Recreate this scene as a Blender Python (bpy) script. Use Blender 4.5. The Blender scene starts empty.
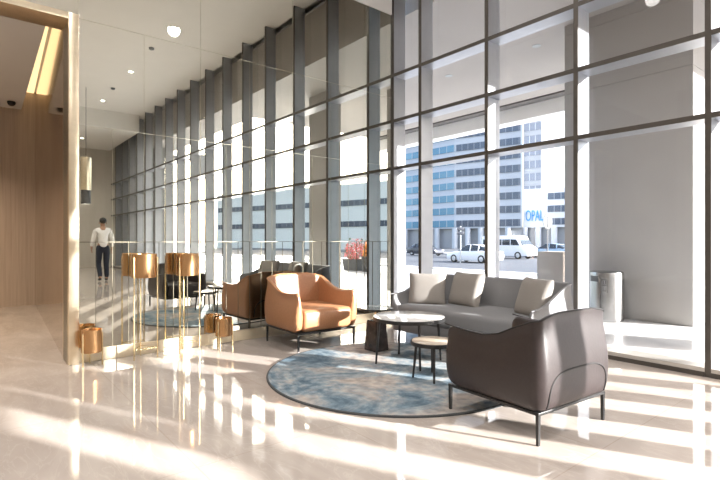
import bpy, bmesh, math, random
from mathutils import Vector, Matrix
random.seed(7)
S = bpy.context.scene
COL = S.collection
PI = math.pi
HC = 1.15                      # eye height
XM, YC = -5.13, 4.80           # mirror wall plane, inner plane of the curtain wall
CEIL = 5.60

# ------------------------------------------------------------------ helpers
def obj(name, bm, mat, parent=None, smooth=35, loc=None):
    me = bpy.data.meshes.new(name)
    bmesh.ops.recalc_face_normals(bm, faces=bm.faces)
    bm.to_mesh(me); bm.free()
    if smooth:
        for p in me.polygons: p.use_smooth = True
        me.set_sharp_from_angle(angle=math.radians(smooth))
    o = bpy.data.objects.new(name, me)
    COL.objects.link(o)
    if mat is not None:
        for m in (mat if isinstance(mat, (list, tuple)) else [mat]): me.materials.append(m)
    if parent is not None: o.parent = parent
    if loc: o.location = loc
    return o

def tag(o, label, cat, group=None, kind=None):
    o['label'] = label; o['category'] = cat
    if group: o['group'] = group
    if kind: o['kind'] = kind
    return o

def thing(name, label, cat, loc=(0, 0, 0), rz=0, group=None):
    o = bpy.data.objects.new(name, None); COL.objects.link(o)
    o.empty_display_size = .1
    o.location = loc; o.rotation_euler = (0, 0, rz)
    return tag(o, label, cat, group)

def structure(o, label=None, cat=None):
    o['kind'] = 'structure'
    if label: o['label'] = label
    if cat: o['category'] = cat
    return o

def copy_tree(o, parent=None):
    c = o.copy(); COL.objects.link(c)
    if parent is not None: c.parent = parent
    for ch in list(o.children): copy_tree(ch, c)
    return c

def B(): return bmesh.new()

def box(bm, x0, x1, y0, y1, z0, z1, bev=0, seg=2, mat=0, M=None):
    r = bmesh.ops.create_cube(bm, size=1)
    vs = r['verts']
    T = Matrix.Translation(((x0+x1)/2, (y0+y1)/2, (z0+z1)/2)) @ Matrix.Diagonal((x1-x0, y1-y0, z1-z0, 1))
    bmesh.ops.transform(bm, matrix=T, verts=vs)
    fs = list({f for v in vs for f in v.link_faces})
    for f in fs: f.material_index = mat
    if bev:
        es = list({e for v in vs for e in v.link_edges})
        g = bmesh.ops.bevel(bm, geom=es, offset=bev, segments=seg, affect='EDGES', profile=.5)
        vs = list({v for f in g['faces'] for v in f.verts} | {v for v in vs if v.is_valid})
    if M is not None: bmesh.ops.transform(bm, matrix=M, verts=[v for v in vs if v.is_valid])
    return bm

def loft(bm, rings, close=True, cap=True, mat=0):
    vr = [[bm.verts.new(p) for p in r] for r in rings]
    n = len(rings[0])
    for a, b in zip(vr[:-1], vr[1:]):
        for i in range(n if close else n-1):
            j = (i+1) % n
            f = bm.faces.new((a[i], a[j], b[j], b[i])); f.material_index = mat
    if cap and close:
        for r, s in ((vr[0], -1), (vr[-1], 1)):
            f = bm.faces.new(r if s > 0 else list(reversed(r))); f.material_index = mat
    return bm

def lathe(bm, prof, c=(0, 0), n=48, mat=0, cap=True):
    rings = []
    for r, z in prof:
        rings.append([(c[0]+max(r, 1e-4)*math.cos(2*PI*i/n), c[1]+max(r, 1e-4)*math.sin(2*PI*i/n), z) for i in range(n)])
    return loft(bm, rings, True, cap, mat)

def tube(bm, pts, r=.01, n=8, closed=False, mat=0, r_end=None):
    pts = [Vector(p) for p in pts]
    N = len(pts); rings = []
    up = None
    for i, p in enumerate(pts):
        if closed: d = (pts[(i+1) % N]-pts[i-1])
        else: d = pts[min(i+1, N-1)]-pts[max(i-1, 0)]
        d.normalize()
        if up is None:
            a = Vector((0, 0, 1)) if abs(d.z) < .9 else Vector((1, 0, 0))
            up = d.cross(a).normalized()
        up = (up-d*up.dot(d)).normalized()
        w = d.cross(up)
        rr = r if r_end is None else r+(r_end-r)*i/(N-1)
        rings.append([p+(up*math.cos(2*PI*k/n)+w*math.sin(2*PI*k/n))*rr for k in range(n)])
    if closed: rings.append(rings[0])
    return loft(bm, rings, True, not closed, mat)

def prism(bm, poly, axis, a, b, mat=0):
    def P(p, t): return {'x': (t, p[0], p[1]), 'y': (p[0], t, p[1]), 'z': (p[0], p[1], t)}[axis]
    return loft(bm, [[P(p, a) for p in poly], [P(p, b) for p in poly]], True, True, mat)

def subsurf(o, lv=2):
    m = o.modifiers.new('sub', 'SUBSURF'); m.levels = lv; m.render_levels = lv
    for p in o.data.polygons: p.use_smooth = True
    return o

# ------------------------------------------------------------------ materials
def mat(name, col=(.8, .8, .8), rough=.5, metal=0, spec=.5, **kw):
    m = bpy.data.materials.new(name); m.use_nodes = True
    b = m.node_tree.nodes['Principled BSDF']
    b.inputs['Base Color'].default_value = (*col, 1)
    b.inputs['Roughness'].default_value = rough
    b.inputs['Metallic'].default_value = metal
    b.inputs['Specular IOR Level'].default_value = spec
    for k, v in kw.items(): b.inputs[k.replace('_', ' ')].default_value = v
    return m

def nt(m):
    t = m.node_tree
    return t, t.nodes['Principled BSDF'], (lambda k, **kw: _node(t, k, kw)), t.links.new
def _node(t, k, kw):
    n = t.nodes.new(k)
    for a, v in kw.items():
        if hasattr(n, a): setattr(n, a, v)
        else: n.inputs[a].default_value = v
    return n
def ramp(t, stops):
    r = t.nodes.new('ShaderNodeValToRGB'); e = r.color_ramp.elements
    while len(e) < len(stops): e.new(.5)
    for x, (p, c) in zip(e, stops):
        x.position = p; x.color = (*c, 1)
    return r

def mottled(name, stops, scale, rough=.5, detail=6, dist=0, stretch=(1, 1, 1), bump=0, metal=0, rough_var=0, coord='Object'):
    m = mat(name, rough=rough, metal=metal); t, b, N, L = nt(m)
    tc = N('ShaderNodeTexCoord'); mp = N('ShaderNodeMapping'); mp.inputs['Scale'].default_value = stretch
    no = N('ShaderNodeTexNoise'); no.inputs['Scale'].default_value = scale; no.inputs['Detail'].default_value = detail
    no.inputs['Distortion'].default_value = dist
    r = ramp(t, stops)
    L(tc.outputs[coord], mp.inputs['Vector']); L(mp.outputs['Vector'], no.inputs['Vector'])
    L(no.outputs['Fac'], r.inputs['Fac']); L(r.outputs['Color'], b.inputs['Base Color'])
    if bump:
        bp = N('ShaderNodeBump'); bp.inputs['Strength'].default_value = bump; bp.inputs['Distance'].default_value = .01
        L(no.outputs['Fac'], bp.inputs['Height']); L(bp.outputs['Normal'], b.inputs['Normal'])
    return m

def emission(name, col, strength):
    m = bpy.data.materials.new(name); m.use_nodes = True
    t = m.node_tree; t.nodes.clear()
    e = t.nodes.new('ShaderNodeEmission'); e.inputs['Color'].default_value = (*col, 1); e.inputs['Strength'].default_value = strength
    o = t.nodes.new('ShaderNodeOutputMaterial'); t.links.new(e.outputs[0], o.inputs[0])
    return m

def glass_mat(name, tint=(1, 1, 1), refl=1.0):
    m = bpy.data.materials.new(name); m.use_nodes = True
    t = m.node_tree; t.nodes.clear()
    o = t.nodes.new('ShaderNodeOutputMaterial'); mx = t.nodes.new('ShaderNodeMixShader')
    tr = t.nodes.new('ShaderNodeBsdfTransparent'); gl = t.nodes.new('ShaderNodeBsdfGlossy'); fr = t.nodes.new('ShaderNodeLayerWeight')
    tr.inputs['Color'].default_value = (*tint, 1); gl.inputs['Roughness'].default_value = 0.0
    gl.inputs['Color'].default_value = (refl, refl, refl, 1)
    p = t.nodes.new('ShaderNodeMath'); p.operation = 'POWER'; p.inputs[1].default_value = 5
    k = t.nodes.new('ShaderNodeMath'); k.operation = 'MULTIPLY_ADD'; k.inputs[1].default_value = .48; k.inputs[2].default_value = .018
    fr.inputs['Blend'].default_value = .5
    t.links.new(fr.outputs['Facing'], p.inputs[0]); t.links.new(p.outputs[0], k.inputs[0]); t.links.new(k.outputs[0], mx.inputs[0])
    t.links.new(tr.outputs[0], mx.inputs[1]); t.links.new(gl.outputs[0], mx.inputs[2])
    t.links.new(mx.outputs[0], o.inputs[0])
    return m

# floor: polished beige marble in large slabs
def floor_mat():
    m = mat('polished_marble', rough=.04, spec=.55); t, b, N, L = nt(m)
    tc = N('ShaderNodeTexCoord')
    mp = N('ShaderNodeMapping'); mp.inputs['Scale'].default_value = (.55, 1.5, 1); mp.inputs['Rotation'].default_value = (0, 0, .15)
    n1 = N('ShaderNodeTexNoise'); n1.inputs['Scale'].default_value = 1.5; n1.inputs['Detail'].default_value = 9; n1.inputs['Distortion'].default_value = 1.2
    r1 = ramp(t, [(.3, (.43, .372, .33)), (.5, (.50, .438, .392)), (.72, (.57, .508, .46))])
    n2 = N('ShaderNodeTexNoise'); n2.inputs['Scale'].default_value = 4; n2.inputs['Detail'].default_value = 10; n2.inputs['Distortion'].default_value = 2.5
    r2 = ramp(t, [(.47, (0, 0, 0)), (.5, (1, 1, 1)), (.53, (0, 0, 0))])
    mx = N('ShaderNodeMixRGB'); mx.inputs['Color2'].default_value = (.70, .63, .56, 1)
    ml = N('ShaderNodeMath', operation='MULTIPLY'); ml.inputs[1].default_value = .22
    br = N('ShaderNodeTexBrick'); br.offset = 0; br.inputs['Scale'].default_value = 1
    br.inputs['Brick Width'].default_value = 1.2; br.inputs['Row Height'].default_value = .9; br.inputs['Mortar Size'].default_value = .0035
    br.inputs['Color1'].default_value = (1, 1, 1, 1); br.inputs['Color2'].default_value = (.94, .94, .94, 1); br.inputs['Mortar'].default_value = (.86, .84, .82, 1)
    mu = N('ShaderNodeMixRGB', blend_type='MULTIPLY'); mu.inputs['Fac'].default_value = 1
    L(tc.outputs['Object'], mp.inputs['Vector']); L(mp.outputs[0], n1.inputs['Vector']); L(mp.outputs[0], n2.inputs['Vector'])
    L(n1.outputs['Fac'], r1.inputs[0]); L(n2.outputs['Fac'], r2.inputs[0]); L(r2.outputs['Color'], ml.inputs[0])
    L(ml.outputs[0], mx.inputs['Fac']); L(r1.outputs['Color'], mx.inputs['Color1'])
    L(tc.outputs['Object'], br.inputs['Vector']); L(mx.outputs[0], mu.inputs['Color1']); L(br.outputs['Color'], mu.inputs['Color2'])
    L(mu.outputs[0], b.inputs['Base Color'])
    return m

def wood_mat(name, c0, c1, c2, rough=.35, metal=0):
    return mottled(name, [(.3, c0), (.5, c1), (.7, c2)], 3, rough, 8, .4, (14, 14, .35), 0, metal)

def rug_mat():
    m = mat('mottled_rug', rough=.95, spec=.1); t, b, N, L = nt(m)
    tc = N('ShaderNodeTexCoord')
    n1 = N('ShaderNodeTexNoise'); n1.inputs['Scale'].default_value = 1.7; n1.inputs['Detail'].default_value = 10; n1.inputs['Roughness'].default_value = .70; n1.inputs['Distortion'].default_value = .7
    r1 = ramp(t, [(.34, (.085, .135, .185)), (.43, (.19, .26, .31)), (.50, (.34, .38, .40)), (.56, (.45, .42, .39)), (.65, (.47, .41, .36))])
    n2 = N('ShaderNodeTexNoise'); n2.inputs['Scale'].default_value = 14; n2.inputs['Detail'].default_value = 6
    r2 = ramp(t, [(.3, (.6, .62, .66)), (.7, (1.15, 1.12, 1.1))])
    mu = N('ShaderNodeMixRGB', blend_type='MULTIPLY'); mu.inputs['Fac'].default_value = 1
    n3 = N('ShaderNodeTexNoise'); n3.inputs['Scale'].default_value = 220
    bp = N('ShaderNodeBump'); bp.inputs['Strength'].default_value = .35; bp.inputs['Distance'].default_value = .004
    for n in (n1, n2, n3): L(tc.outputs['Object'], n.inputs['Vector'])
    L(n1.outputs['Fac'], r1.inputs[0]); L(n2.outputs['Fac'], r2.inputs[0])
    L(r1.outputs['Color'], mu.inputs['Color1']); L(r2.outputs['Color'], mu.inputs['Color2']); L(mu.outputs[0], b.inputs['Base Color'])
    L(n3.outputs['Fac'], bp.inputs['Height']); L(bp.outputs[0], b.inputs['Normal'])
    return m

def fabric(name, col, scale=350):
    c = Vector(col)
    return mottled(name, [(.3, tuple(c*.85)), (.7, tuple(c*1.12))], scale, .9, 3, 0, (1, 1, 1), .25)

def leather(name, col, rough=.38):
    c = Vector(col)
    m = mottled(name, [(.25, tuple(c*.88)), (.75, tuple(c*1.08))], 60, rough, 5, 0, (1, 1, 1), .05)
    return m

def brushed(name, col, rough=.22, stretch=(1, 1, 40)):
    c = Vector(col)
    return mottled(name, [(.3, tuple(c*.92)), (.7, tuple(c*1.05))], 12, rough, 4, 0, stretch, 0, 1)

M = {}
M['floor'] = floor_mat()
M['ceiling'] = mottled('ceiling_paint', [(.3, (.78, .77, .74)), (.7, (.80, .79, .76))], 2, .8)
M['white'] = mottled('white_paint', [(.3, (.80, .79, .77)), (.7, (.83, .82, .80))], 3, .7)
M['stone'] = mottled('beige_stone', [(.3, (.52, .48, .42)), (.7, (.60, .56, .50))], 2, .45, 8, .6, (1, 1, .2))
M['mirror'] = mat('tinted_mirror', (.75, .745, .665), .012, 1)
M['mirror_edge'] = mat('mirror_joint', (.55, .53, .45), .3, 1)
M['brass'] = brushed('brushed_brass', (.80, .66, .42), .24)
M['champagne'] = brushed('champagne_metal', (.80, .70, .53), .3, (.3, .3, 1))
M['strip'] = brushed('dull_brass_strip', (.15, .135, .10), .5, (1, 1, 1))
M['copper'] = brushed('brushed_copper', (.58, .34, .165), .25, (30, 30, .3))
M['rod'] = brushed('brass_rod', (.74, .58, .33), .25, (1, 1, 1))
M['wood'] = wood_mat('pale_wood_panel', (.44, .345, .27), (.50, .40, .315), (.55, .445, .355), .4)
M['bronze'] = mat('bronze_mirror', (.55, .45, .36), .06, 1)
M['cove'] = emission('cove_light', (1.0, .66, .32), 1.1)
M['lamp'] = emission('lamp_disc', (1.0, .93, .82), 28)
M['black'] = mottled('black_metal', [(.3, (.012, .012, .013)), (.7, (.02, .02, .02))], 40, .35)
M['alu'] = mottled('anodised_aluminium', [(.3, (.37, .385, .415)), (.7, (.40, .415, .445))], 6, .36, 3, 0, (1, 1, 1), 0, .6)
M['alu_dark'] = mottled('dark_bronze_cap', [(.3, (.085, .075, .067)), (.7, (.10, .09, .08))], 6, .4, 3, 0, (1, 1, 1), 0, .4)
M['sill'] = mottled('sill_metal', [(.3, (.50, .48, .45)), (.7, (.54, .52, .49))], 6, .35, 3, 0, (1, 1, 1), 0, .5)
M['glass'] = glass_mat('window_glass')
M['tan'] = leather('tan_leather', (.37, .175, .085))
M['brown'] = leather('dark_brown_leather', (.030, .022, .022), .38)
M['piping'] = mottled('dark_piping', [(.3, (.008, .007, .007)), (.7, (.013, .011, .011))], 50, .7)
M['tanpipe'] = mottled('tan_piping', [(.3, (.50, .22, .09)), (.7, (.56, .26, .11))], 50, .4)
M['grey'] = fabric('grey_sofa_fabric', (.205, .205, .212))
M['taupe'] = fabric('taupe_cushion_fabric', (.295, .275, .255))
M['marble'] = mottled('white_marble', [(.35, (.55, .54, .53)), (.5, (.70, .69, .67)), (.7, (.76, .75, .73))], 5, .06, 10, 1.8)
M['woodtop'] = mottled('pale_oak_top', [(.3, (.42, .34, .26)), (.6, (.55, .46, .37)), (.75, (.60, .52, .43))], 4, .25, 8, .6, (1, 8, 1))
M['darkstone'] = mottled('dark_stone', [(.35, (.022, .016, .015)), (.6, (.05, .038, .035)), (.72, (.13, .10, .09))], 7, .2, 9, 1.5)
M['tableglass'] = mottled('smoked_glass_top', [(.3, (.20, .21, .20)), (.7, (.24, .25, .24))], 4, .03)
M['rug'] = rug_mat()
M['rugedge'] = fabric('rug_binding', (.06, .065, .07))
M['steel'] = brushed('brushed_steel', (.30, .30, .30), .26, (.5, .5, 30))
M['pier'] = mottled('pier_cladding', [(.3, (.34, .325, .31)), (.7, (.37, .355, .34))], 1.2, .6, 6)
M['grey_screen'] = mottled('grey_screen_surface', [(.35, (.20, .20, .19)), (.65, (.27, .27, .255))], 2, .6, 4, 0, (9, 9, .2))
M['soffit'] = mottled('soffit_panel', [(.3, (.31, .285, .26)), (.7, (.335, .31, .285))], 1, .6)
M['paving'] = mottled('pale_paving', [(.3, (.60, .61, .625)), (.5, (.68, .69, .70)), (.7, (.74, .745, .75))], 1.5, .25, 9, 1.2)
M['asphalt'] = mottled('asphalt', [(.3, (.055, .064, .078)), (.7, (.085, .095, .11))], 3, .8)
M['farpave'] = mottled('far_pavement', [(.3, (.20, .21, .22)), (.7, (.25, .26, .27))], 3, .8)
M['kerb'] = mottled('kerb_stone', [(.3, (.62, .62, .61)), (.7, (.70, .70, .69))], 3, .8)
M['bwhite'] = mottled('white_facade', [(.3, (.47, .50, .54)), (.7, (.51, .54, .58))], .15, .7)
M['bgrey'] = mottled('grey_facade', [(.3, (.15, .17, .20)), (.7, (.18, .20, .23))], .15, .7)
M['bpale'] = mottled('pale_facade', [(.3, (.80, .80, .76)), (.7, (.85, .85, .81))], .15, .7)
def pane_mat(name, c0, c1, c2, cell, axis):
    m = mat(name, rough=.12, spec=.6); t, b, N, L = nt(m)
    tc = N('ShaderNodeTexCoord'); mp = N('ShaderNodeMapping')
    mp.inputs['Scale'].default_value = (1/cell,)*3
    br = N('ShaderNodeTexBrick'); br.offset = 0; br.inputs['Scale'].default_value = 1
    br.inputs['Brick Width'].default_value = 1; br.inputs['Row Height'].default_value = 1.45; br.inputs['Mortar Size'].default_value = .05
    br.inputs['Color1'].default_value = (*c0, 1); br.inputs['Color2'].default_value = (*c1, 1); br.inputs['Mortar'].default_value = (*c2, 1)
    L(tc.outputs['UV'], mp.inputs['Vector']); L(mp.outputs[0], br.inputs['Vector']); L(br.outputs['Color'], b.inputs['Base Color'])
    return m
M['blueglass'] = pane_mat('blue_window_band', (.05, .19, .30), (.13, .31, .42), (.30, .38, .44), 2.0, 0)
M['slateglass'] = pane_mat('slate_window_band', (.045, .065, .105), (.08, .105, .15), (.24, .27, .32), 1.3, 0)
M['darkglass'] = pane_mat('shop_glass', (.05, .06, .08), (.12, .14, .16), (.35, .36, .38), 3.0, 0)
M['signblue'] = mat('sign_blue', (.03, .22, .50), .5)
M['carwhite'] = mat('white_car_paint', (.80, .80, .81), .25, 0, .6)
M['carblue'] = mat('steel_blue_car_paint', (.25, .36, .47), .3, .3)
M['cardark'] = mat('dark_car_paint', (.05, .055, .07), .3, .2)
M['carglass'] = mat('car_window_glass', (.03, .04, .05), .08)
M['tyre'] = mat('tyre_rubber', (.02, .02, .02), .8)
M['hub'] = mat('wheel_alloy', (.55, .55, .57), .35, .8)
M['headlight'] = mat('headlight_lens', (.75, .75, .72), .1)
M['taillight'] = mat('tail_light_lens', (.45, .02, .02), .2)
M['podium'] = mottled('beige_podium', [(.3, (.46, .40, .34)), (.7, (.50, .44, .38))], 2, .6)
M['signwhite'] = mat('sign_plate_white', (.36, .39, .40), .5)
M['pole'] = mat('grey_pole', (.13, .135, .14), .5, .1)
M['skin'] = mottled('skin', [(.3, (.33, .18, .11)), (.7, (.38, .21, .13))], 20, .55)
M['hair'] = mottled('dark_hair', [(.3, (.012, .010, .009)), (.7, (.03, .025, .02))], 60, .6)
M['shirt'] = fabric('white_shirt', (.78, .77, .76), 120)
M['trouser'] = fabric('navy_trousers', (.018, .022, .035), 150)
M['shoe'] = leather('black_shoe', (.015, .013, .012))
M['planterdark'] = mottled('charcoal_planter', [(.3, (.05, .05, .05)), (.7, (.08, .08, .08))], 8, .6)
M['pink'] = mottled('pink_blossom', [(.3, (.55, .06, .08)), (.6, (.72, .20, .20)), (.75, (.80, .45, .40))], 9, .7)
M['orange'] = mottled('orange_blossom', [(.3, (.75, .20, .03)), (.7, (.85, .42, .08))], 9, .7)
M['green'] = mottled('leaf_green', [(.3, (.05, .10, .03)), (.7, (.10, .17, .05))], 9, .7)
M['soffit_shade'] = mat('painted_soffit_shadow', (.10, .095, .09), .6)  # shade under the canopy edge put into the colour

# ------------------------------------------------------------------ room shell
XR, YB = 12.6, -6.5           # far end of the lobby, back of the lobby
bm = B(); box(bm, -10.6, XR+.3, YB-.3, YC+.10, -.12, 0)
structure(obj('floor', bm, M['floor'], smooth=0), 'polished beige marble floor of the lobby', 'floor')
bm = B(); box(bm, XM-.3, XR+.3, YB-.3, YC+.35, CEIL, CEIL+.2)
box(bm, 8.0, XR+.2, YB, YC-.05, 5.0, CEIL+.05)
structure(obj('ceiling', bm, M['ceiling'], smooth=0), 'high white lobby ceiling', 'ceiling')
bm = B(); box(bm, XM-.3, XR+.3, YB-.3, YB, 0, CEIL)
structure(obj('wall_back', bm, M['stone'], smooth=0), 'beige stone wall at the back of the lobby', 'wall')
bm = B(); box(bm, XR, XR+.3, YB, YC+.3, 0, CEIL)
for z in (1.13, 2.25, 3.4): box(bm, XR-.012, XR, YB, YC, z-.01, z+.01)
structure(obj('wall_end', bm, M['stone'], smooth=0), 'beige stone wall at the far end of the lobby', 'wall')

# mirror wall ------------------------------------------------------------
S1, S2, S3, ZTOP = 3.22, 2.226, 1.13, 4.43
HB, HT = 3.175, 3.235          # portal header underside / top
PY0, PY1 = .715, .80           # portal post
OY0 = -1.9                     # corridor far side
MY1 = YC-.012                   # mirror wall stops at the jamb mullion
bm = B()
box(bm, XM-.25, XM-.010, PY0, MY1, 0, ZTOP)
box(bm, XM-.25, XM-.010, YB, PY0, HT, ZTOP)
box(bm, XM-.25, XM-.010, YB, OY0, 0, HT)
wl = structure(obj('wall_left', bm, M['mirror_edge'], smooth=0), 'mirror-panelled wall along the left of the lobby', 'wall')
bm = B(); g = .0022
def panels(y0, y1, z0, z1, w, start):
    ys = []
    k = math.ceil((y0-start)/w-1e-6)
    y = start+k*w
    edges = [y0]+[start+i*w for i in range(int(k), int(k)+80) if y0+.02 < start+i*w < y1-.02]+[y1]
    for a, b_ in zip(edges[:-1], edges[1:]):
        box(bm, XM-.012, XM, a+g, b_-g, z0+g, z1-g)
panels(PY1, MY1, S1, ZTOP, 1.16, PY1)
panels(YB, PY1, HT, ZTOP, 1.16, PY1)
panels(PY1, MY1, S2, S1, .58, PY1)
panels(PY1, MY1, S3, S2, .29, PY1)
panels(PY1, MY1, .12, S3, .29, PY1)
panels(YB, OY0-.08, .12, S1, 1.16, PY1)
structure(obj('mirror_panel', bm, M['mirror'], wl, smooth=0))
bm = B()
y = PY1+.145
while y < MY1-.02:
    box(bm, XM, XM+.005, y-.0014, y+.0014, .12, S3); y += .145
box(bm, XM, XM+.006, PY1, MY1, S3-.0025, S3+.0025)
structure(obj('brass_strip', bm, M['strip'], wl, smooth=0))
bm = B(); box(bm, XM-.25, XM+.012, YB, MY1, ZTOP, CEIL, .003)
structure(obj('wall_bulkhead', bm, M['white'], smooth=0), 'white bulkhead above the mirror wall', 'wall')
bm = B(); box(bm, XM-.01, XM+.015, PY1, MY1, 0, .12, .003)
structure(obj('baseboard_left', bm, M['champagne'], smooth=0), 'champagne metal baseboard under the mirror wall', 'baseboard')
# gold portal
bm = B()
box(bm, XM-.28, XM+.05, PY0, PY1, 0, HT, .004)
box(bm, XM-.28, XM+.05, OY0-.08, OY0, 0, HT, .004)
structure(obj('trim_1', bm, M['champagne']), 'gold metal posts of the corridor opening', 'trim')
bm = B(); box(bm, XM-.28, XM+.05, OY0, PY0, HB, HT, .004)
structure(obj('trim_2', bm, M['champagne']), 'gold metal header over the corridor opening', 'trim')
# corridor
CX0, CZ, CY1, CY2 = -10.25, 3.43, .72, .93
bm = B(); box(bm, CX0-.2, CX0, OY0-.2, CY2+.1, 0, CZ+.4)
structure(obj('wall_corridor_end', bm, M['wood'], smooth=0), 'pale wood panelled wall at the end of the corridor', 'wall')
bm = B(); prism(bm, [(XM-.28, CY1), (CX0, CY2), (CX0, CY2+.2), (XM-.28, CY1+.2)], 'z', 0, CZ+.4)
structure(obj('wall_corridor_right', bm, M['bronze'], smooth=0), 'bronze mirrored wall along the corridor', 'wall')
bm = B(); box(bm, CX0, XM-.25, OY0-.2, OY0, 0, CZ+.4)
structure(obj('wall_corridor_left', bm, M['wood'], smooth=0), 'pale wood wall on the near side of the corridor', 'wall')
bm = B()
prism(bm, [(XM-.28, OY0), (CX0, OY0), (CX0, CY2-.20), (XM-.28, CY1-.09)], 'z', CZ, CZ+.08)
box(bm, CX0, XM-.25, OY0, CY2+.1, CZ+.34, CZ+.42)
cc = structure(obj('ceiling_corridor', bm, M['ceiling'], smooth=0), 'corridor ceiling with a lit cove slot', 'ceiling')
bm = B()
prism(bm, [(XM-.30, CY1-.07), (CX0+.02, CY2-.18), (CX0+.02, CY2-.02), (XM-.30, CY1-.02)], 'z', CZ+.315, CZ+.335)
structure(obj('cove_light_strip', bm, M['cove'], cc, smooth=0))
# dark dome on the corridor ceiling
bm = B(); lathe(bm, [(.055, 0), (.06, -.02), (.05, -.05), (.03, -.068), (.005, -.075)], n=24)
o = obj('ceiling_camera_dome', bm, M['black'], loc=(-9.75, .56, CZ))
tag(o, 'small black dome fixed to the corridor ceiling near the wood end wall', 'ceiling fixture')

# curtain wall -------------------------------------------------------------
DEP = .24; YG = YC+DEP-.05       # glass plane
R1, R2, R3 = 3.55, 2.885, 2.195
MX = [-5.10, -4.555, -3.465, -2.375, -1.245]
x = -1.265
while x < XR-.3: x += 1.09; MX.append(x)
W_ = .045
for i, xr in enumerate(MX):
    last = i == len(MX)-1
    win = bpy.data.objects.new('window_%d' % (i+1), None); COL.objects.link(win); win.location = (xr, YC, 0)
    structure(win, 'bay of the tall curtain wall between two mullions', 'window')
    bm = B(); box(bm, -W_, 0, .012, DEP, 0, CEIL)
    obj('mullion', bm, M['alu'], win, smooth=0)
    bm = B(); box(bm, -W_, .0, 0, .012, 0, CEIL)
    obj('mullion_cap', bm, M['alu_dark'], win, smooth=0)
    if last: continue
    w = MX[i+1]-W_-xr
    for zr in (R1, R2, R3):
        bm = B(); box(bm, 0, w, .014, DEP, zr-.022, zr+.020)
        tr = obj('transom', bm, M['alu'], win, smooth=0)
        bm = B(); box(bm, 0, w, .002, .014, zr-.023, zr+.021)
        obj('transom_cap', bm, M['alu_dark'], tr, smooth=0)
    bm = B(); box(bm, 0, w, .0, DEP, 0, .075)
    sl = obj('sill', bm, M['sill'], win, smooth=0)
    bm = B(); box(bm, 0, w, -.006, .0, 0, .040)
    obj('sill_skirt', bm, M['alu_dark'], sl, smooth=0)
    for a, b_ in ((.075, R3-.028), (R3+.022, R2-.028), (R2+.022, R1-.028), (R1+.022, CEIL)):
        bm = B(); box(bm, 0, w, DEP-.055, DEP-.047, a, b_)
        obj('pane', bm, M['glass'], win, smooth=0)

# ceiling fittings -----------------------------------------------------------
def downlight(x, y, z, on=True, e=160):
    o = thing('downlight', 'round recessed downlight glowing in the white lobby ceiling', 'downlight', (x, y, z), 0, 'recessed lobby downlights')
    bm = B(); lathe(bm, [(.07, 0), (.085, 0), (.088, -.008), (.056, -.010), (.052, -.002)], n=24, cap=False)
    obj('trim_ring', bm, M['white'], o)
    bm = B(); lathe(bm, [(.0, -.003), (.052, -.003)], n=24, cap=False)
    obj('lens', bm, M['lamp'], o)
    return o
for y in (3.35, .3, -2.8, -5.4):
    for x in (-3.4, 0.0, 3.4, 6.8, 10.4):
        downlight(x, y, 5.0 if x > 8 else CEIL)
        l = bpy.data.lights.new('downlight_lamp', 'SPOT'); l.energy = 138; l.spot_size = 2.5; l.spot_blend = .8; l.shadow_soft_size = .12; l.color = (1, .965, .93)
        lo = bpy.data.objects.new('downlight_lamp', l); COL.objects.link(lo); lo.location = (x, y, (5.0 if x > 8 else CEIL)-.06)
for k, x in enumerate((1.4, 5.2)):
    bm = B(); lathe(bm, [(.06, 0), (.058, -.03), (.045, -.045), (.004, -.048)], n=24)
    o = obj('smoke_detector', bm, M['pole'], loc=(x, 3.3, CEIL))
    tag(o, ['grey smoke detector on the ceiling, the one nearer the mirror wall', 'grey smoke detector on the ceiling, farther from the mirror wall'][k], 'smoke detector', 'ceiling smoke detectors')
# corridor lamps
for x in (-6.6, -8.6):
    l = bpy.data.lights.new('corridor_lamp', 'SPOT'); l.energy = 190; l.spot_size = 2.2; l.spot_blend = .8; l.shadow_soft_size = .08; l.color = (1, .82, .62)
    lo = bpy.data.objects.new('corridor_lamp', l); COL.objects.link(lo); lo.location = (x, -.5, CZ-.03)
# pendant seen in the mirror
t = thing('pendant_lamp', 'brass cylinder pendant lamp with a dark lower shade, reflected beside the gold post', 'pendant lamp', (5.6, 2.67, 2.2))
bm = B(); lathe(bm, [(.0, 1.35), (.14, 1.35), (.145, 1.33), (.145, .42), (.14, .40), (0, .40)], n=32); obj('upper_shade', bm, M['champagne'], t)
bm = B(); lathe(bm, [(.125, .40), (.125, .0), (.118, .0), (.118, .38)], n=32, cap=False); obj('lower_shade', bm, M['planterdark'], t)
bm = B(); lathe(bm, [(0, .03), (.115, .03)], n=32, cap=False); obj('diffuser', bm, M['lamp'], t)
bm = B(); tube(bm, [(0, 0, 1.35), (0, 0, CEIL-2.2)], .006); obj('cord', bm, M['black'], t)

# ------------------------------------------------------------------ upholstered seating
def smooth01(t): t = max(0, min(1, t)); return t*t*(3-2*t)

def upath(D, W, rc, n_side=7, n_c=6, n_back=6):
    """points of a U open at +x: (x, y, nx, ny)"""
    out = []
    hx, hy = D/2, W/2
    for i in range(n_side):
        u = i/(n_side-1); out.append((hx+(-hx+rc-hx)*u, hy, 0, 1))
    for i in range(1, n_c):
        a = PI/2+PI/2*i/n_c; out.append((-hx+rc+rc*math.cos(a), hy-rc+rc*math.sin(a), math.cos(a), math.sin(a)))
    for i in range(n_back):
        u = i/(n_back-1); out.append((-hx, (hy-rc)*(1-2*u), -1, 0))
    for i in range(1, n_c):
        a = PI+PI/2*i/n_c; out.append((-hx+rc+rc*math.cos(a), -hy+rc+rc*math.sin(a), math.cos(a), math.sin(a)))
    for i in range(n_side):
        u = i/(n_side-1); out.append((-hx+rc+(hx-(-hx+rc))*u, -hy, 0, -1))
    return out

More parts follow.
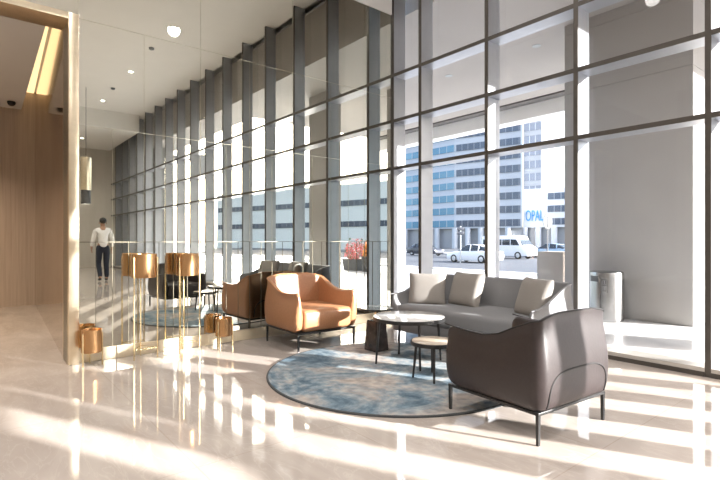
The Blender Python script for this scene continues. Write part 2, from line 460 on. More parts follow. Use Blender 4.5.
def shell_profile(z0, h, zs, thick, bulge, lean=0):
    return [(-.022, z0), (-.004, z0+.012), (bulge*.6, z0+.35*(h-z0)*.4), (bulge, z0+.38*(h-z0)), (bulge*.3, z0+.66*(h-z0)), (-.016, h-.07),
            (-.014, h-.022), (-.010, h-.008), (-.018, h), (-.034, h-.001), (-.048, h-.012), (-.055, h-.05), (-thick*.85, zs+.55*(h-zs)*.5), (-thick, zs-.03), (-thick, z0)]

def seat_shell(bm, D, W, rc, z0, zs, hfun, thick=.10, bulge=.018):
    rings = []
    for (x, y, nx, ny) in upath(D, W, rc):
        h = hfun(x, y)
        rings.append([(x+nx*o, y+ny*o, z) for o, z in shell_profile(z0, h, zs, thick, bulge)])
    loft(bm, rings, True, True)
    return rings

def arm_height(D, ha, hb, hm):
    def f(x, y):
        u = (D/2-x)/D            # 0 front .. 1 back
        return hm+(ha-hm)*(1-smooth01(u/.28))+(hb-hm)*smooth01((u-.40)/.50)
    return f

def armchair(name, label, group, leather_m, pipe_m, loc, rz, lift=0):
    t = thing(name, label, 'armchair', loc, rz, group)
    D, W, rc, z0, zs = .735, .735, .07, .185, .36
    def hf(x, y):
        u = (D/2-x)/D
        return .568+.022*(1-smooth01(u/.25))+(.70-.568)*smooth01((u-.45)/.55)+.035*smooth01((u-.9)/.1)*smooth01((W/2-abs(y))/.16)
    bm = B(); rings = seat_shell(bm, D, W, rc, z0, zs, hf, .085, .02)
    sh = subsurf(obj('shell', bm, leather_m, t), 2)
    # piping along the top rim
    bm = B(); tube(bm, [Vector(r[7])+Vector((0, 0, .004)) for r in rings], .005, 8)
    obj('rim_piping', bm, pipe_m, sh)
    # arch seam on the rear
    def prof_o(z, h=.725):
        P = shell_profile(z0, h, zs, .085, .02)[:7]
        for (o1, z1), (o2, z2) in zip(P[:-1], P[1:]):
            if z1 <= z <= z2: return o1+(o2-o1)*(z-z1)/(z2-z1)
        return 0
    pts = []
    for i in range(33):
        a = PI*i/32
        y = -.30*math.copysign(abs(math.cos(a))**.55, math.cos(a)); z = z0+.02+.20*abs(math.sin(a))**.6
        pts.append((-D/2-prof_o(z)+.002, y, z))
    bm = B(); tube(bm, pts, .0055, 8); obj('rear_seam', bm, M['piping'], sh)
    # seat cushion with its front apron
    bm = B(); box(bm, -D/2+.07, D/2-.012, -W/2+.075, W/2-.075, z0+.005, zs+.045, .035, 4)
    for v in bm.verts:
        if v.co.z > zs: v.co.z += .022*math.cos(v.co.x/D*PI)*math.cos(v.co.y/W*PI)
        if v.co.x > D/2-.06: v.co.x += .02*math.sin(max(0, min(1, (v.co.z-z0)/.25))*PI)
    obj('seat_cushion', bm, leather_m, t, 60)
    bm = B(); a, b_ = D/2-.02, W/2-.015
    box(bm, -a, a, -b_, b_, z0-.018, z0, .003); obj('base_frame', bm, M['black'], t)
    for sx in (-1, 1):
        for sy in (-1, 1):
            bm = B(); cx, cy = sx*(a-.012), sy*(b_-.012)
            loft(bm, [[(cx+dx*r, cy+dy*r, z) for dx, dy in ((-1, -1), (1, -1), (1, 1), (-1, 1))] for r, z in ((.008, lift if sx > 0 else 0), (.010, z0-.015))])
            obj('leg', bm, M['black'], t, 0)
    return t

armchair('armchair', 'dark brown leather armchair seen from behind, standing half on the round rug', 'lounge armchairs', M['brown'], M['piping'], (-1.755, 2.832, 0), PI-.075, .0145)
armchair('armchair', 'tan leather armchair standing against the mirror wall', 'lounge armchairs', M['tan'], M['tanpipe'], (-4.545, 2.99, 0), -.03).scale = (1.04, 1.04, 1.03)

def sofa(loc, rz):
    t = thing('sofa', 'grey fabric sofa with low curved arms standing in front of the windows', 'sofa', loc, rz)
    D, W, rc, z0, zs = .82, 1.79, .16, .15, .37
    def hf(x, y):
        u = (D/2-x)/D
        return .54+(.735-.54)*smooth01((u-.12)/.78)
    bm = B(); rings = seat_shell(bm, D, W, rc, z0, zs, hf, .13, .025)
    sh = subsurf(obj('shell', bm, M['grey'], t), 2)
    bm = B(); tube(bm, [Vector(r[7])+Vector((0, 0, .003)) for r in rings], .005, 8); obj('rim_piping', bm, M['grey'], sh)
    bm = B(); box(bm, -D/2+.12, D/2+.01, -W/2+.125, W/2-.125, z0+.10, zs+.06, .05, 5)
    for v in bm.verts:
        if v.co.z > zs: v.co.z += .03*math.cos(v.co.x/D*PI)*max(0, math.cos(v.co.y/W*PI))**.6
    obj('seat_cushion', bm, M['grey'], t, 60)
    bm = B(); box(bm, -D/2+.05, D/2-.015, -W/2+.04, W/2-.04, z0-.02, z0+.10, .008); obj('base_frame', bm, M['grey'], t)
    for sx in (-1, 1):
        for sy in (-1, 1):
            bm = B(); tube(bm, [(sx*(D/2-.06), sy*(W/2-.08), 0), (sx*(D/2-.07), sy*(W/2-.09), z0-.01)], .010, 8, r_end=.014); obj('leg', bm, M['black'], t)
    return t
SO = (-3.14, 4.15)
sofa((SO[0], SO[1], 0), -PI/2)

def pillow(loc, w, h, d, rx, rz, label):
    n = 15; bm = B()
    def P(i, j, s):
        u, v = 2*i/(n-1)-1, 2*j/(n-1)-1
        e = max(0, (1-u**4)*(1-v**4))**.5
        pinch = 1-.07*(1-abs(u)**2)*abs(v)**6
        pinv = 1-.07*(1-abs(v)**2)*abs(u)**6
        return (u*w/2*pinv, s*d/2*e, v*h/2*pinch)
    grid = {}
    for s in (-1, 1):
        for i in range(n):
            for j in range(n):
                edge = i in (0, n-1) or j in (0, n-1)
                k = (i, j, 0 if edge else s)
                if k not in grid: grid[k] = bm.verts.new(P(i, j, s))
    for s in (-1, 1):
        for i in range(n-1):
            for j in range(n-1):
                q = [grid.get((a, b_, s)) or grid[(a, b_, 0)] for a, b_ in ((i, j), (i+1, j), (i+1, j+1), (i, j+1))]
                bm.faces.new(q)
    o = obj('throw_pillow', bm, M['taupe'], None, 80)
    subsurf(o, 1)
    o.location = loc; o.rotation_euler = (rx, 0, rz)
    return tag(o, label, 'pillow', 'taupe throw pillows on the sofa')
zp = .40+.19
pillow((-3.735, 4.04, zp+.0), .45, .40, .15, -.26, .62, 'taupe throw pillow at the left end of the grey sofa by its low arm')
pillow((-3.365, 4.27, zp+.01), .46, .42, .16, -.32, -.12, 'taupe throw pillow near the sofa middle, propped beside the left-end pillow')
pillow((-2.51, 4.20, zp+.005), .44, .42, .15, -.34, -.40, 'taupe throw pillow leaning alone at the right end of the sofa')

# ------------------------------------------------------------------ tables
def round_table(name, label, c, r, z, top, nleg, a0, leg_r, splay, group):
    t = thing(name, label, 'table', (c[0], c[1], RUGZ), 0, group)
    z = z-RUGZ
    bm = B(); lathe(bm, [(0, z-.018), (r-.012, z-.018), (r-.008, z-.002), (r-.014, z), (0, z)], n=64); obj('tabletop', bm, top, t)
    bm = B(); lathe(bm, [(r-.014, z-.034), (r, z-.034), (r, z-.003), (r-.0075, z-.003), (r-.0075, z-.019), (r-.014, z-.019), (r-.014, z-.034)], n=64, cap=False); obj('rim', bm, M['black'], t)
    for k in range(nleg):
        a = a0+2*PI*k/nleg; d = Vector((math.cos(a), math.sin(a), 0))
        bm = B(); tube(bm, [d*leg_r+Vector((0, 0, 0)), d*(leg_r-splay)+Vector((0, 0, z-.02))], .009, 10, r_end=.013); obj('leg', bm, M['black'], t)
    return t
RUGZ = .0148
round_table('coffee_table', 'larger round coffee table with white marble top and black legs on the rug', (-3.17, 3.18), .335, .445, M['marble'], 4, 1.10, .315, .03, 'black-legged round tables')
round_table('coffee_table', 'smaller low round table with pale top beside the dark brown armchair', (-2.68, 2.97), .185, .325, M['woodtop'], 4, PI/4, .165, .03, 'black-legged round tables')
t = thing('side_table', 'small round side table with dark stone block base beside the tan armchair', 'table', (-3.73, 3.27, RUGZ))
bm = B(); lathe(bm, [(0, .420), (.165, .420), (.17, .425), (.17, .433), (.166, .437), (0, .437)], n=48); obj('tabletop', bm, M['tableglass'], t)
bm = B(); lathe(bm, [(.168, .418), (.174, .418), (.174, .438), (.170, .438), (.170, .419)], n=48, cap=False); obj('rim', bm, M['black'], t)
bm = B(); lathe(bm, [(.03, .31), (.03, .34), (.018, .37), (.018, .405), (.06, .415), (.06, .420)], n=24); obj('neck', bm, M['brass'], t)
bm = B(); loft(bm, [[(sx*a, sy*a, z) for sx, sy in ((-1, -1), (1, -1), (1, 1), (-1, 1))] for a, z in ((.085, 0), (.088, .01), (.070, .30), (.064, .31))]); obj('base', bm, M['darkstone'], t, 20)

# rug
RC = (-3.06, 2.91); RR = 1.115
t = thing('round_rug', 'round rug mottled in blue, grey and tan under the coffee tables', 'rug', (RC[0], RC[1], 0))
bm = B(); lathe(bm, [(0, .001), (RR-.012, .001), (RR-.012, .013), (RR-.02, .014), (0, .014)], n=96); obj('pile', bm, M['rug'], t)
bm = B(); lathe(bm, [(RR-.014, .0005), (RR, .0005), (RR+.001, .010), (RR-.005, .0145), (RR-.014, .0135)], n=96, cap=False); obj('binding', bm, M['rugedge'], t)

# ------------------------------------------------------------------ brass planters
def planter(name, label, loc, r, z0, z1, rz, ring, group):
    t = thing(name, label, 'planter', loc, rz, group)
    bm = B(); lathe(bm, [(0, z0), (r-.004, z0), (r, z0+.004), (r, z1-.002), (r-.002, z1), (r-.005, z1), (r-.006, z1-.004), (r-.006, z0+.05), (0, z0+.05)], n=48); obj('drum', bm, M['copper'], t, 30)
    for k in range(3):
        a = PI/3+k*2*PI/3; d = Vector((math.cos(a), math.sin(a), 0))*(r+.005)
        bm = B(); box(bm, d.x-.0055, d.x+.0055, d.y-.0055, d.y+.0055, 0, z1-.03, .001); obj('leg', bm, M['rod'], t, 0)
    if ring:
        bm = B(); P3 = [(math.cos(PI/3+k*2*PI/3)*(r+.005), math.sin(PI/3+k*2*PI/3)*(r+.005), ring) for k in range(3)]
        for k in range(3): tube(bm, [P3[k], P3[(k+1) % 3]], .004, 6)
        obj('stretcher', bm, M['rod'], t)
    return t
GP = 'copper drum planters along the mirror wall'
PL = [planter('drum_planter', 'tall copper drum planter on thin brass legs, nearer the gold post', (-4.96, 1.335, 0), .118, .785, 1.015, .0, .10, GP),
      planter('drum_planter', 'tall copper drum planter on thin brass legs, nearer the tan armchair', (-4.965, 1.76, 0), .113, .785, 1.010, .0, .10, GP),
      planter('drum_planter', 'short copper drum planter standing beside the gold post', (-4.98, .885, 0), .086, .12, .33, 0, 0, GP),
      planter('drum_planter', 'short copper drum planter between the tall planters and the tan armchair', (-4.985, 2.16, 0), .088, .11, .305, 0, 0, GP)]

# ------------------------------------------------------------------ outside
PZ, RZ = -.005, -.65
bm = B(); box(bm, -60, 40, YC+.10, 14.5, -.9, PZ)
structure(obj('ground_plaza', bm, M['paving'], smooth=0), 'pale paving outside the windows', 'ground')
bm = B(); box(bm, -200, 220, 14.5, 200, -.9, RZ)
structure(obj('road', bm, M['asphalt'], smooth=0), 'grey asphalt street outside', 'road')
bm = B(); box(bm, -60, 40, 14.3, 14.5, -.9, .06, .02)
structure(obj('kerb', bm, M['kerb'], smooth=0), 'pale kerb along the street', 'kerb')
bm = B(); box(bm, -160, 120, 46, 52, -.8, RZ+.12)
structure(obj('pavement_far', bm, M['farpave'], smooth=0), 'pale pavement across the street', 'pavement')

def pier(x0, x1, y0, y1, zt, label):
    bm = B(); zs = [0, .02, 3.48, 4.42, zt]
    for a, b_ in zip(zs[:-1], zs[1:]):
        box(bm, x0, x1, y0, y1, a+(.006 if a > .5 else 0), b_)
    box(bm, x0+.015, x1-.015, y0+.015, y1-.015, 0, zt)
    o = obj('exterior_pier', bm, M['pier'], None, 0)
    return structure(o, label, 'pier')
pier(-3.9, -2.13, 7.45, 9.2, 6.4, 'broad taupe clad pier outside the right-hand windows')
pier(-1.30, -.49, 6.4, 6.75, 4.59, 'taupe clad pier under the canopy seen only in the mirror wall')
bm = B(); box(bm, 9.32, 10.1, 7.45, 7.8, 3.75, 4.7); box(bm, 9.68, 9.74, YC+.4, 7.46, 4.45, 4.62)  # added sun blocker out of view, shapes the light patches on the floor
structure(obj('canopy_beam', bm, M['pier'], smooth=0), 'unseen taupe bracketed beam added to block sun from part of the floor', 'beam')
bm = B()
box(bm, -40, 2.07, YC+.40, 10.6, 4.59, 5.7); box(bm, 2.07, XR+.3, YC+.40, 6.2, 4.59, 5.7)
structure(obj('canopy_soffit', bm, M['soffit'], smooth=0), 'taupe underside of the entrance canopy outside', 'canopy')
bm = B(); box(bm, -40, 2.07, 10.9, 11.3, 4.2, 5.2)
structure(obj('canopy_beam', bm, M['white'], smooth=0), 'white edge beam of the entrance canopy', 'beam')
bm = B(); box(bm, -40, 2.07, 10.6, 10.9, 4.55, 4.62)  # dark strip stands in for the shadow line behind the edge beam
structure(obj('canopy_shadow_strip', bm, M['soffit_shade'], smooth=0), 'dark strip painted as the shadow along the canopy edge', 'trim')
# building overhang above the curtain wall
bm = B(); box(bm, XM-.3, XR+.3, YC+.22, YC+.40, CEIL, CEIL+1.2)
structure(obj('wall_above_window', bm, M['pier'], smooth=0), 'cladding above the curtain wall', 'wall')
bm = B(); box(bm, 8.2, XR+.3, YC+.62, YC+.9, 0, 4.58)  # added screen, darkens the far bays as the mirror shows them
structure(obj('far_bay_screen', bm, M['grey_screen'], smooth=0), 'grey screen added outside the far curtain wall bays to darken them', 'wall')
# canopy light fittings
for k, x in enumerate((-4.6, -6.6)):
    bm = B(); lathe(bm, [(0, -.003), (.06, -.003), (.075, -.006), (.075, .0)], n=20)
    o = obj('canopy_downlight', bm, M['signwhite'], loc=(x, 7.8, 4.588))
    tag(o, ['round white downlight in the canopy soffit near the pier', 'round white downlight in the canopy soffit away from the pier'][k], 'downlight', 'canopy downlights')

# stainless bin
t = thing('litter_bin', 'round stainless steel litter bin standing by the pier outside', 'bin', (-3.10, 7.12, 0), -2.2)
bm = B(); lathe(bm, [(0, .0), (.215, .0), (.22, .03), (.225, .035), (.225, .665), (.22, .69), (.205, .70), (0, .70)], n=48); obj('body', bm, M['steel'], t, 30)
def on_drum(bm, a0, a1, z0, z1, r=.2265, n=8):
    rings = []
    for i in range(n+1):
        a = a0+(a1-a0)*i/n; c, s = math.cos(a), math.sin(a)
        rings.append([(c*(r-.004), s*(r-.004), z0), (c*r, s*r, z0), (c*r, s*r, z1), (c*(r-.004), s*(r-.004), z1)])
    loft(bm, rings, True, True)
BA = .68
bm = B(); on_drum(bm, BA-.02, BA+.02, .10, .62); obj('door_seam', bm, M['black'], t, 0)
bm = B(); on_drum(bm, BA-.75, BA-.12, .56, .64); obj('slot', bm, M['planterdark'], t, 0)
bm = B(); on_drum(bm, BA+.06, BA+.42, .40, .61, .2275); pl = obj('pictogram_plate', bm, M['steel'], t, 0)
bm = B()
for a0, a1, z0, z1 in ((.07, .10, .41, .60), (.38, .41, .41, .60), (.07, .41, .59, .60), (.07, .41, .505, .515), (.15, .20, .53, .575), (.27, .33, .53, .58), (.15, .33, .43, .44), (.15, .18, .44, .49), (.30, .33, .44, .49)):
    on_drum(bm, BA+a0, BA+a1, z0, z1, .2295, 3)
obj('pictogram', bm, M['black'], pl, 0)
# beige podium outside
bm = B(); box(bm, -.27, .27, -.22, .22, 0, .90, .01); box(bm, -.28, .28, -.23, .23, .90, .92, .004)
o = obj('podium', bm, M['podium'], loc=(-4.90, 9.0, 0)); tag(o, 'beige box podium standing on the paving beside the pier', 'podium')

def at(u, lam):
    """floor position at camera distance lam in the direction of image column u"""
    k = (u-360)/480
    return (lam*(-.774+.633*k), lam*(.633+.774*k))

# vehicles (front towards +x)
def wheel(t, x, y, r, w):
    bm = B()
    pr = [(r*.62, -w/2), (r*.95, -w/2), (r, -w/2+.03), (r, w/2-.03), (r*.95, w/2), (r*.62, w/2), (r*.62, -w/2)]
    n = 24
    loft(bm, [[(x+a*math.cos(2*PI*i/n), y+b_, r+a*math.sin(2*PI*i/n)) for i in range(n)] for a, b_ in pr], True, False)
    wo = obj('wheel', bm, M['tyre'], t)
    bm = B(); loft(bm, [[(x+a*math.cos(2*PI*i/n), y+b_, r+a*math.sin(2*PI*i/n)) for i in range(n)] for a, b_ in ((.01, -w/2+.01), (r*.63, -w/2+.02), (r*.63, w/2-.02), (.01, w/2-.01))], True, True)
    obj('hub', bm, M['hub'], wo)

def body_ring(x, hw, z0, z1, k=.12):
    pts = []
    for sy in (1, -1):
        q = [(hw*.96, z0), (hw, z0+.12), (hw, z0+(z1-z0)*.6), (hw*.97, z1-k*.6), (hw*.86, z1)]
        if sy < 0: q = [(-a, b_) for a, b_ in reversed(q)]
        pts += q
    return [(x, a, b_) for a, b_ in pts]

def car(name, label, cat, u, lam, rz, paint, kind):
    x, y = at(u, lam)
    t = thing(name, label, cat, (x, y, RZ), rz)
    bm = B()
    if kind == 'sedan':
        L, hw = 4.5, .88
        sec = [(-2.25, .78, .35, .80), (-2.15, .85, .24, .92), (-1.3, .88, .2, .98), (-.6, .88, .18, .93), (.6, .88, .18, .92), (1.1, .88, .2, .92), (1.8, .86, .22, .80), (2.15, .80, .26, .68), (2.25, .70, .34, .58)]
        loft(bm, [body_ring(*s) for s in sec]); obj('body', bm, paint, t, 40)
        bm = B(); cab = [(-1.75, .70, .93, .98), (-1.05, .68, .90, 1.36), (-.3, .68, .88, 1.43), (.25, .67, .88, 1.41), (1.15, .72, .88, .95)]
        loft(bm, [[(sx, hw_*a, z) for a, z in ((1.12, z0), (.96, z0+(z1-z0)*.7), (.82, z1), (-.82, z1), (-.96, z0+(z1-z0)*.7), (-1.12, z0))] for sx, hw_, z0, z1 in cab]); gl = obj('windows', bm, M['carglass'], t, 40)
        bm = B(); loft(bm, [[(sx, a, z), (sx, a*.9, z+.03), (sx, -a*.9, z+.03), (sx, -a, z)] for sx, a, z in ((-1.15, .56, 1.33), (-.3, .57, 1.42), (.35, .55, 1.39))]); obj('roof', bm, paint, t, 40)
        for sx in (-.95, -.15):
            for sy in (-1, 1):
                bm = B(); tube(bm, [(sx-.06, sy*.80, .95), (sx, sy*.60, 1.40)], .045, 6); obj('pillar', bm, paint, t)
        wb, wr = (-1.32, 1.36), .32
        for sy in (-1, 1):
            bm = B(); box(bm, 2.02, 2.20, sy*.62-.14, sy*.62+.14, .55, .68, .03); obj('headlight', bm, M['headlight'], t)
            bm = B(); box(bm, -2.25, -2.12, sy*.62-.14, sy*.62+.14, .68, .84, .03); obj('tail_light', bm, M['taillight'], t)
    else:
        L, hw = 5.2, .95
        sec = [(-2.6, .86, .4, 2.05), (-2.5, .94, .3, 2.18), (-1.0, .95, .26, 2.24), (1.0, .95, .26, 2.22), (1.45, .94, .26, 2.10), (2.05, .93, .28, 1.30), (2.5, .88, .3, 1.08), (2.6, .78, .4, .85)]
        loft(bm, [body_ring(s[0], s[1], s[2], s[3], .2) for s in sec]); obj('body', bm, paint, t, 40)
        for sy in (-1, 1):
            for x0, x1 in ((-2.35, -1.35), (-1.27, -.2), (-.12, .72)):
                bm = B(); box(bm, x0, x1, sy*.94-.02, sy*.94+.02, 1.30, 1.86, .01); obj('side_window', bm, M['carglass'], t)
            bm = B(); prism(bm, [(.80, 1.30), (1.72, 1.30), (1.38, 1.84), (.80, 1.86)], 'y', sy*.93-.02, sy*.93+.02); obj('side_window', bm, M['carglass'], t)
            bm = B(); box(bm, 2.42, 2.58, sy*.66-.13, sy*.66+.13, .75, .98, .03); obj('headlight', bm, M['headlight'], t)
        bm = B(); loft(bm, [[(1.50, -.80, 2.02), (1.50, .80, 2.02), (1.44, .80, 2.0), (1.44, -.80, 2.0)], [(2.06, -.86, 1.32), (2.06, .86, 1.32), (2.0, .86, 1.29), (2.0, -.86, 1.29)]]); obj('windscreen', bm, M['carglass'], t, 0)
        wb, wr = (-1.5, 1.55), .35
    for sx in wb:
        for sy in (-1, 1): wheel(t, sx, sy*(hw-.10), wr, .22)
    return t
car('car', 'white saloon car parked on the street, nearest of the cars outside', 'car', 474, 38.5, PI, M['carwhite'], 'sedan')
car('minibus', 'white minibus parked on the street below the OPAL sign', 'minibus', 509, 47, 0, M['carwhite'], 'van')
car('car', 'steel blue saloon car parked on the street behind the round sign', 'car', 551, 49, PI, M['carblue'], 'sedan')
car('car', 'dark saloon car parked beyond the white one, below the blue-glass tower', 'car', 425, 56, 0, M['cardark'], 'sedan')

# street signs
x, y = at(547.5, 30)
t = thing('round_sign', 'round white road sign on a grey pole in front of the blue car', 'road sign', (x, y, RZ), 0)
bm = B(); tube(bm, [(0, 0, 0), (0, 0, 3.2)], .035, 10); obj('pole', bm, M['pole'], t)
Rm = Matrix.Rotation(math.radians(50.7), 4, 'Z')
bm = B(); lathe(bm, [(0, -.01), (.27, -.01), (.28, 0), (.27, .01), (0, .01)], n=32)
bmesh.ops.transform(bm, matrix=Matrix.Translation((0, 0, 2.95)) @ Rm @ Matrix.Translation((0, -.05, 0)) @ Matrix.Rotation(PI/2, 4, 'X') @ Matrix.Diagonal((1, 1.65, 1, 1)), verts=bm.verts[:]); obj('plate', bm, M['signwhite'], t)
bm = B(); lathe(bm, [(.255, -.016), (.30, -.012), (.30, .012), (.255, .016), (.255, -.016)], n=32, cap=False)
bmesh.ops.transform(bm, matrix=Matrix.Translation((0, 0, 2.95)) @ Rm @ Matrix.Translation((0, -.05, 0)) @ Matrix.Rotation(PI/2, 4, 'X') @ Matrix.Diagonal((1, 1.65, 1, 1)), verts=bm.verts[:]); obj('rim', bm, M['pole'], t)
bm = B(); box(bm, -.05, .05, -.068, -.056, 2.60, 3.30, .01); bmesh.ops.transform(bm, matrix=Rm, verts=bm.verts[:]); obj('bar_mark', bm, M['pole'], t)
x, y = at(460.5, 38)
t = thing('street_sign', 'dark double-plate street sign on a white post behind the white car', 'road sign', (x, y, RZ), math.radians(50.7))
bm = B(); tube(bm, [(0, 0, 0), (0, 0, 2.9)], .05, 10); obj('pole', bm, M['signwhite'], t)
for z in (2.35, 2.68):
    bm = B(); box(bm, -.28, .28, -.08, -.05, z-.12, z+.12, .01); obj('plate', bm, M['cardark'], t)

# buildings
def uvquad(bm, p0, p1, z0, z1, outward=0, mat=0):
    uv = bm.loops.layers.uv.verify()
    p0, p1 = Vector((*p0, 0)), Vector((*p1, 0)); L = (p1-p0).length
    vs = [bm.verts.new((p.x, p.y, z)) for p, z in ((p0, z0), (p1, z0), (p1, z1), (p0, z1))]
    f = bm.faces.new(vs); f.material_index = mat
    for l, c in zip(f.loops, ((0, .5), (L, .5), (L, 1.5), (0, 1.5))): l[uv].uv = c
def block(t, name, foot, z0, z1, m):
    bm = B(); loft(bm, [[(x, y, z0) for x, y in foot], [(x, y, z1) for x, y in foot]]); return obj(name, bm, m, t, 0)
def bands(t, p0, p1, n_floor, zfirst, pitch, h, m, inset=(1, 1)):
    p0, p1 = Vector(p0), Vector(p1); d = (p1-p0).normalized()
    nrm = Vector((d.y, -d.x))
    if nrm.dot(-(p0+p1)/2) < 0: nrm = -nrm
    a, b_ = p0+d*inset[0]+nrm*.06, p1-d*inset[1]+nrm*.06
    for k in range(n_floor):
        z = zfirst+k*pitch
        bm = B(); uvquad(bm, a, b_, z, z+h)
        me_o = obj('window_band', bm, m, t, 0)
        s = me_o.modifiers.new('thickness', 'SOLIDIFY'); s.thickness = .12; s.offset = 0
FD = Vector((.96, .28)).normalized()
A0, A1, A2 = at(455, 100), at(378, 118), at(522, 92)
A3 = (A1[0], A1[1]+26); A4 = at(521, 118)
t = thing('office_building', 'white office tower with blue window bands across the street', 'building', (0, 0, RZ))
block(t, 'wall', [A0, A1, A3, A4, A2], 4.2, 38, M['bwhite'])
block(t, 'ground_floor', [tuple(Vector(p)*1.012) for p in (A0, A1, A3, A4, A2)], 0, 4.2, M['darkglass'])
bands(t, A0, A1, 12, 4.5, 2.62, 1.42, M['blueglass'], (.1, .3)); bands(t, A0, A2, 12, 4.5, 2.62, 1.34, M['slateglass'], (.3, .3))
for P0, P1, n in ((A0, A1, 5), (A0, A2, 5)):
    for k in range(n):
        q = Vector(P0).lerp(Vector(P1), (k+.02)/(n)); bm = B(); lathe(bm, [(.55, 0), (.55, 4.25)], (q.x, q.y), 12); obj('column', bm, M['bwhite'], t)
# tower behind
T0 = at(523.5, 112); T1 = tuple(Vector(T0)+FD*4.0); T2 = (T0[0], T0[1]+15)
t = thing('office_building', 'narrow grey office tower behind the block with the OPAL sign', 'building', (0, 0, RZ))
block(t, 'wall', [T0, T1, (T1[0], T1[1]+15), T2], 0, 40, M['bgrey']); bands(t, T0, T1, 9, 12.6, 2.9, 1.7, M['slateglass'], (.1, .1))
# low block with sign
L0 = at(523.5, 100); L1 = tuple(Vector(L0)+FD*13.5); L3 = at(523.5, 108); L2 = (L1[0]+.6, L1[1]+9)
t = thing('office_building', 'low white block carrying the blue OPAL lettering', 'building', (0, 0, RZ))
block(t, 'wall', [L0, L1, L2, L3], 4.4, 12.3, M['bwhite'])
block(t, 'ground_floor', [tuple(Vector(p)*1.01) for p in (L0, L1, L2, L3)], 0, 4.4, M['darkglass'])
q0 = Vector(L0).lerp(Vector(L1), .34)
bands(t, q0, L1, 3, 4.9, 2.55, 1.3, M['slateglass'], (.2, .3))
for f in (.02, .22, .45, .7, .95):
    q = Vector(L0).lerp(Vector(L1), f); bm = B(); lathe(bm, [(.6, 0), (.6, 4.45)], (q.x, q.y), 12); obj('column', bm, M['bwhite'], t)
fc = bpy.data.curves.new('sign_lettering', 'FONT'); fc.body = 'OPAL'; fc.size = 2.7; fc.extrude = .08; fc.align_x = 'CENTER'; fc.align_y = 'CENTER'
tmp = bpy.data.objects.new('sign_source', fc); COL.objects.link(tmp)
bpy.context.view_layer.update()
me = bpy.data.meshes.new_from_object(tmp.evaluated_get(bpy.context.evaluated_depsgraph_get()))
bpy.data.objects.remove(tmp); me.materials.clear(); me.materials.append(M['signblue'])
fo = bpy.data.objects.new('sign_lettering', me); COL.objects.link(fo)
dL = (Vector(L1)-Vector(L0)).normalized(); nL = Vector((dL.y, -dL.x))
if nL.dot(-Vector(L0)) < 0: nL = -nL
q = Vector(L0).lerp(Vector(L1), .165)+nL*.2
fo.scale = (3.5/fo.dimensions.x, 2.2/fo.dimensions.y, 1); fo.location = (q.x, q.y, 6.7); fo.rotation_euler = (PI/2, 0, math.atan2(dL.y, dL.x)+(0 if dL.x*nL.y-dL.y*nL.x < 0 else PI)); fo.parent = t; fo['label'] = 'blue capital letters reading OPAL'
# pale building up the street seen in the mirror
C0, C1 = (34, 60), (95, 44)
t = thing('office_building', 'long pale low building up the street, seen in the mirror wall', 'building', (0, 0, RZ))
block(t, 'wall', [C0, C1, (105, 70), (44, 86)], 0, 12, M['bpale']); bands(t, C0, C1, 2, 4.2, 3.8, 1.0, M['slateglass'], (.6, .6))

# flowering planters outside, reflected in the mirror
def flower_planter(loc, w, hp, hf, m, label):
    t = thing('flower_planter', label, 'planter', loc, 0, 'flowering planters on the paving')
    bm = B(); loft(bm, [[(sx*a, sy*a*.6, z) for sx, sy in ((-1, -1), (1, -1), (1, 1), (-1, 1))] for a, z in ((w*.40, 0), (w*.46, hp), (w*.42, hp), (w*.40, hp-.06))]); obj('pot', bm, M['planterdark'], t, 0)
    rnd = random.Random(len(label))
    bm = B(); bg = B()
    for k in range(520):
        u = rnd.random(); v = rnd.random()*2*PI; r = rnd.random()**.4
        p = Vector((math.cos(v)*w*.52*math.sqrt(1-u*u*.7)*r, math.sin(v)*w*.36*math.sqrt(1-u*u*.7)*r, hp+hf*u*r))
        T = Matrix.Translation(p) @ Matrix.Rotation(rnd.random()*6, 4, 'X') @ Matrix.Rotation(rnd.random()*6, 4, 'Z')
        tgt = bg if k % 4 == 0 else bm
        s = .05*(.7+rnd.random()*.6)
        vs = [tgt.verts.new(T @ Vector(c)) for c in ((-s, 0, 0), (0, -s*.6, .01), (s, 0, 0), (0, s*.6, .01))]
        tgt.faces.new(vs)
    obj('blossoms', bm, m, t, 0); obj('leaves', bg, M['green'], t, 0)
flower_planter((4.1, 11.5, 0), 1.0, .42, .85, M['pink'], 'pink flowering shrub in a dark pot on the paving, seen in the mirror')
flower_planter((3.0, 11.3, 0), .6, .55, .62, M['orange'], 'orange flowering shrub in a dark pot on the paving, seen in the mirror')

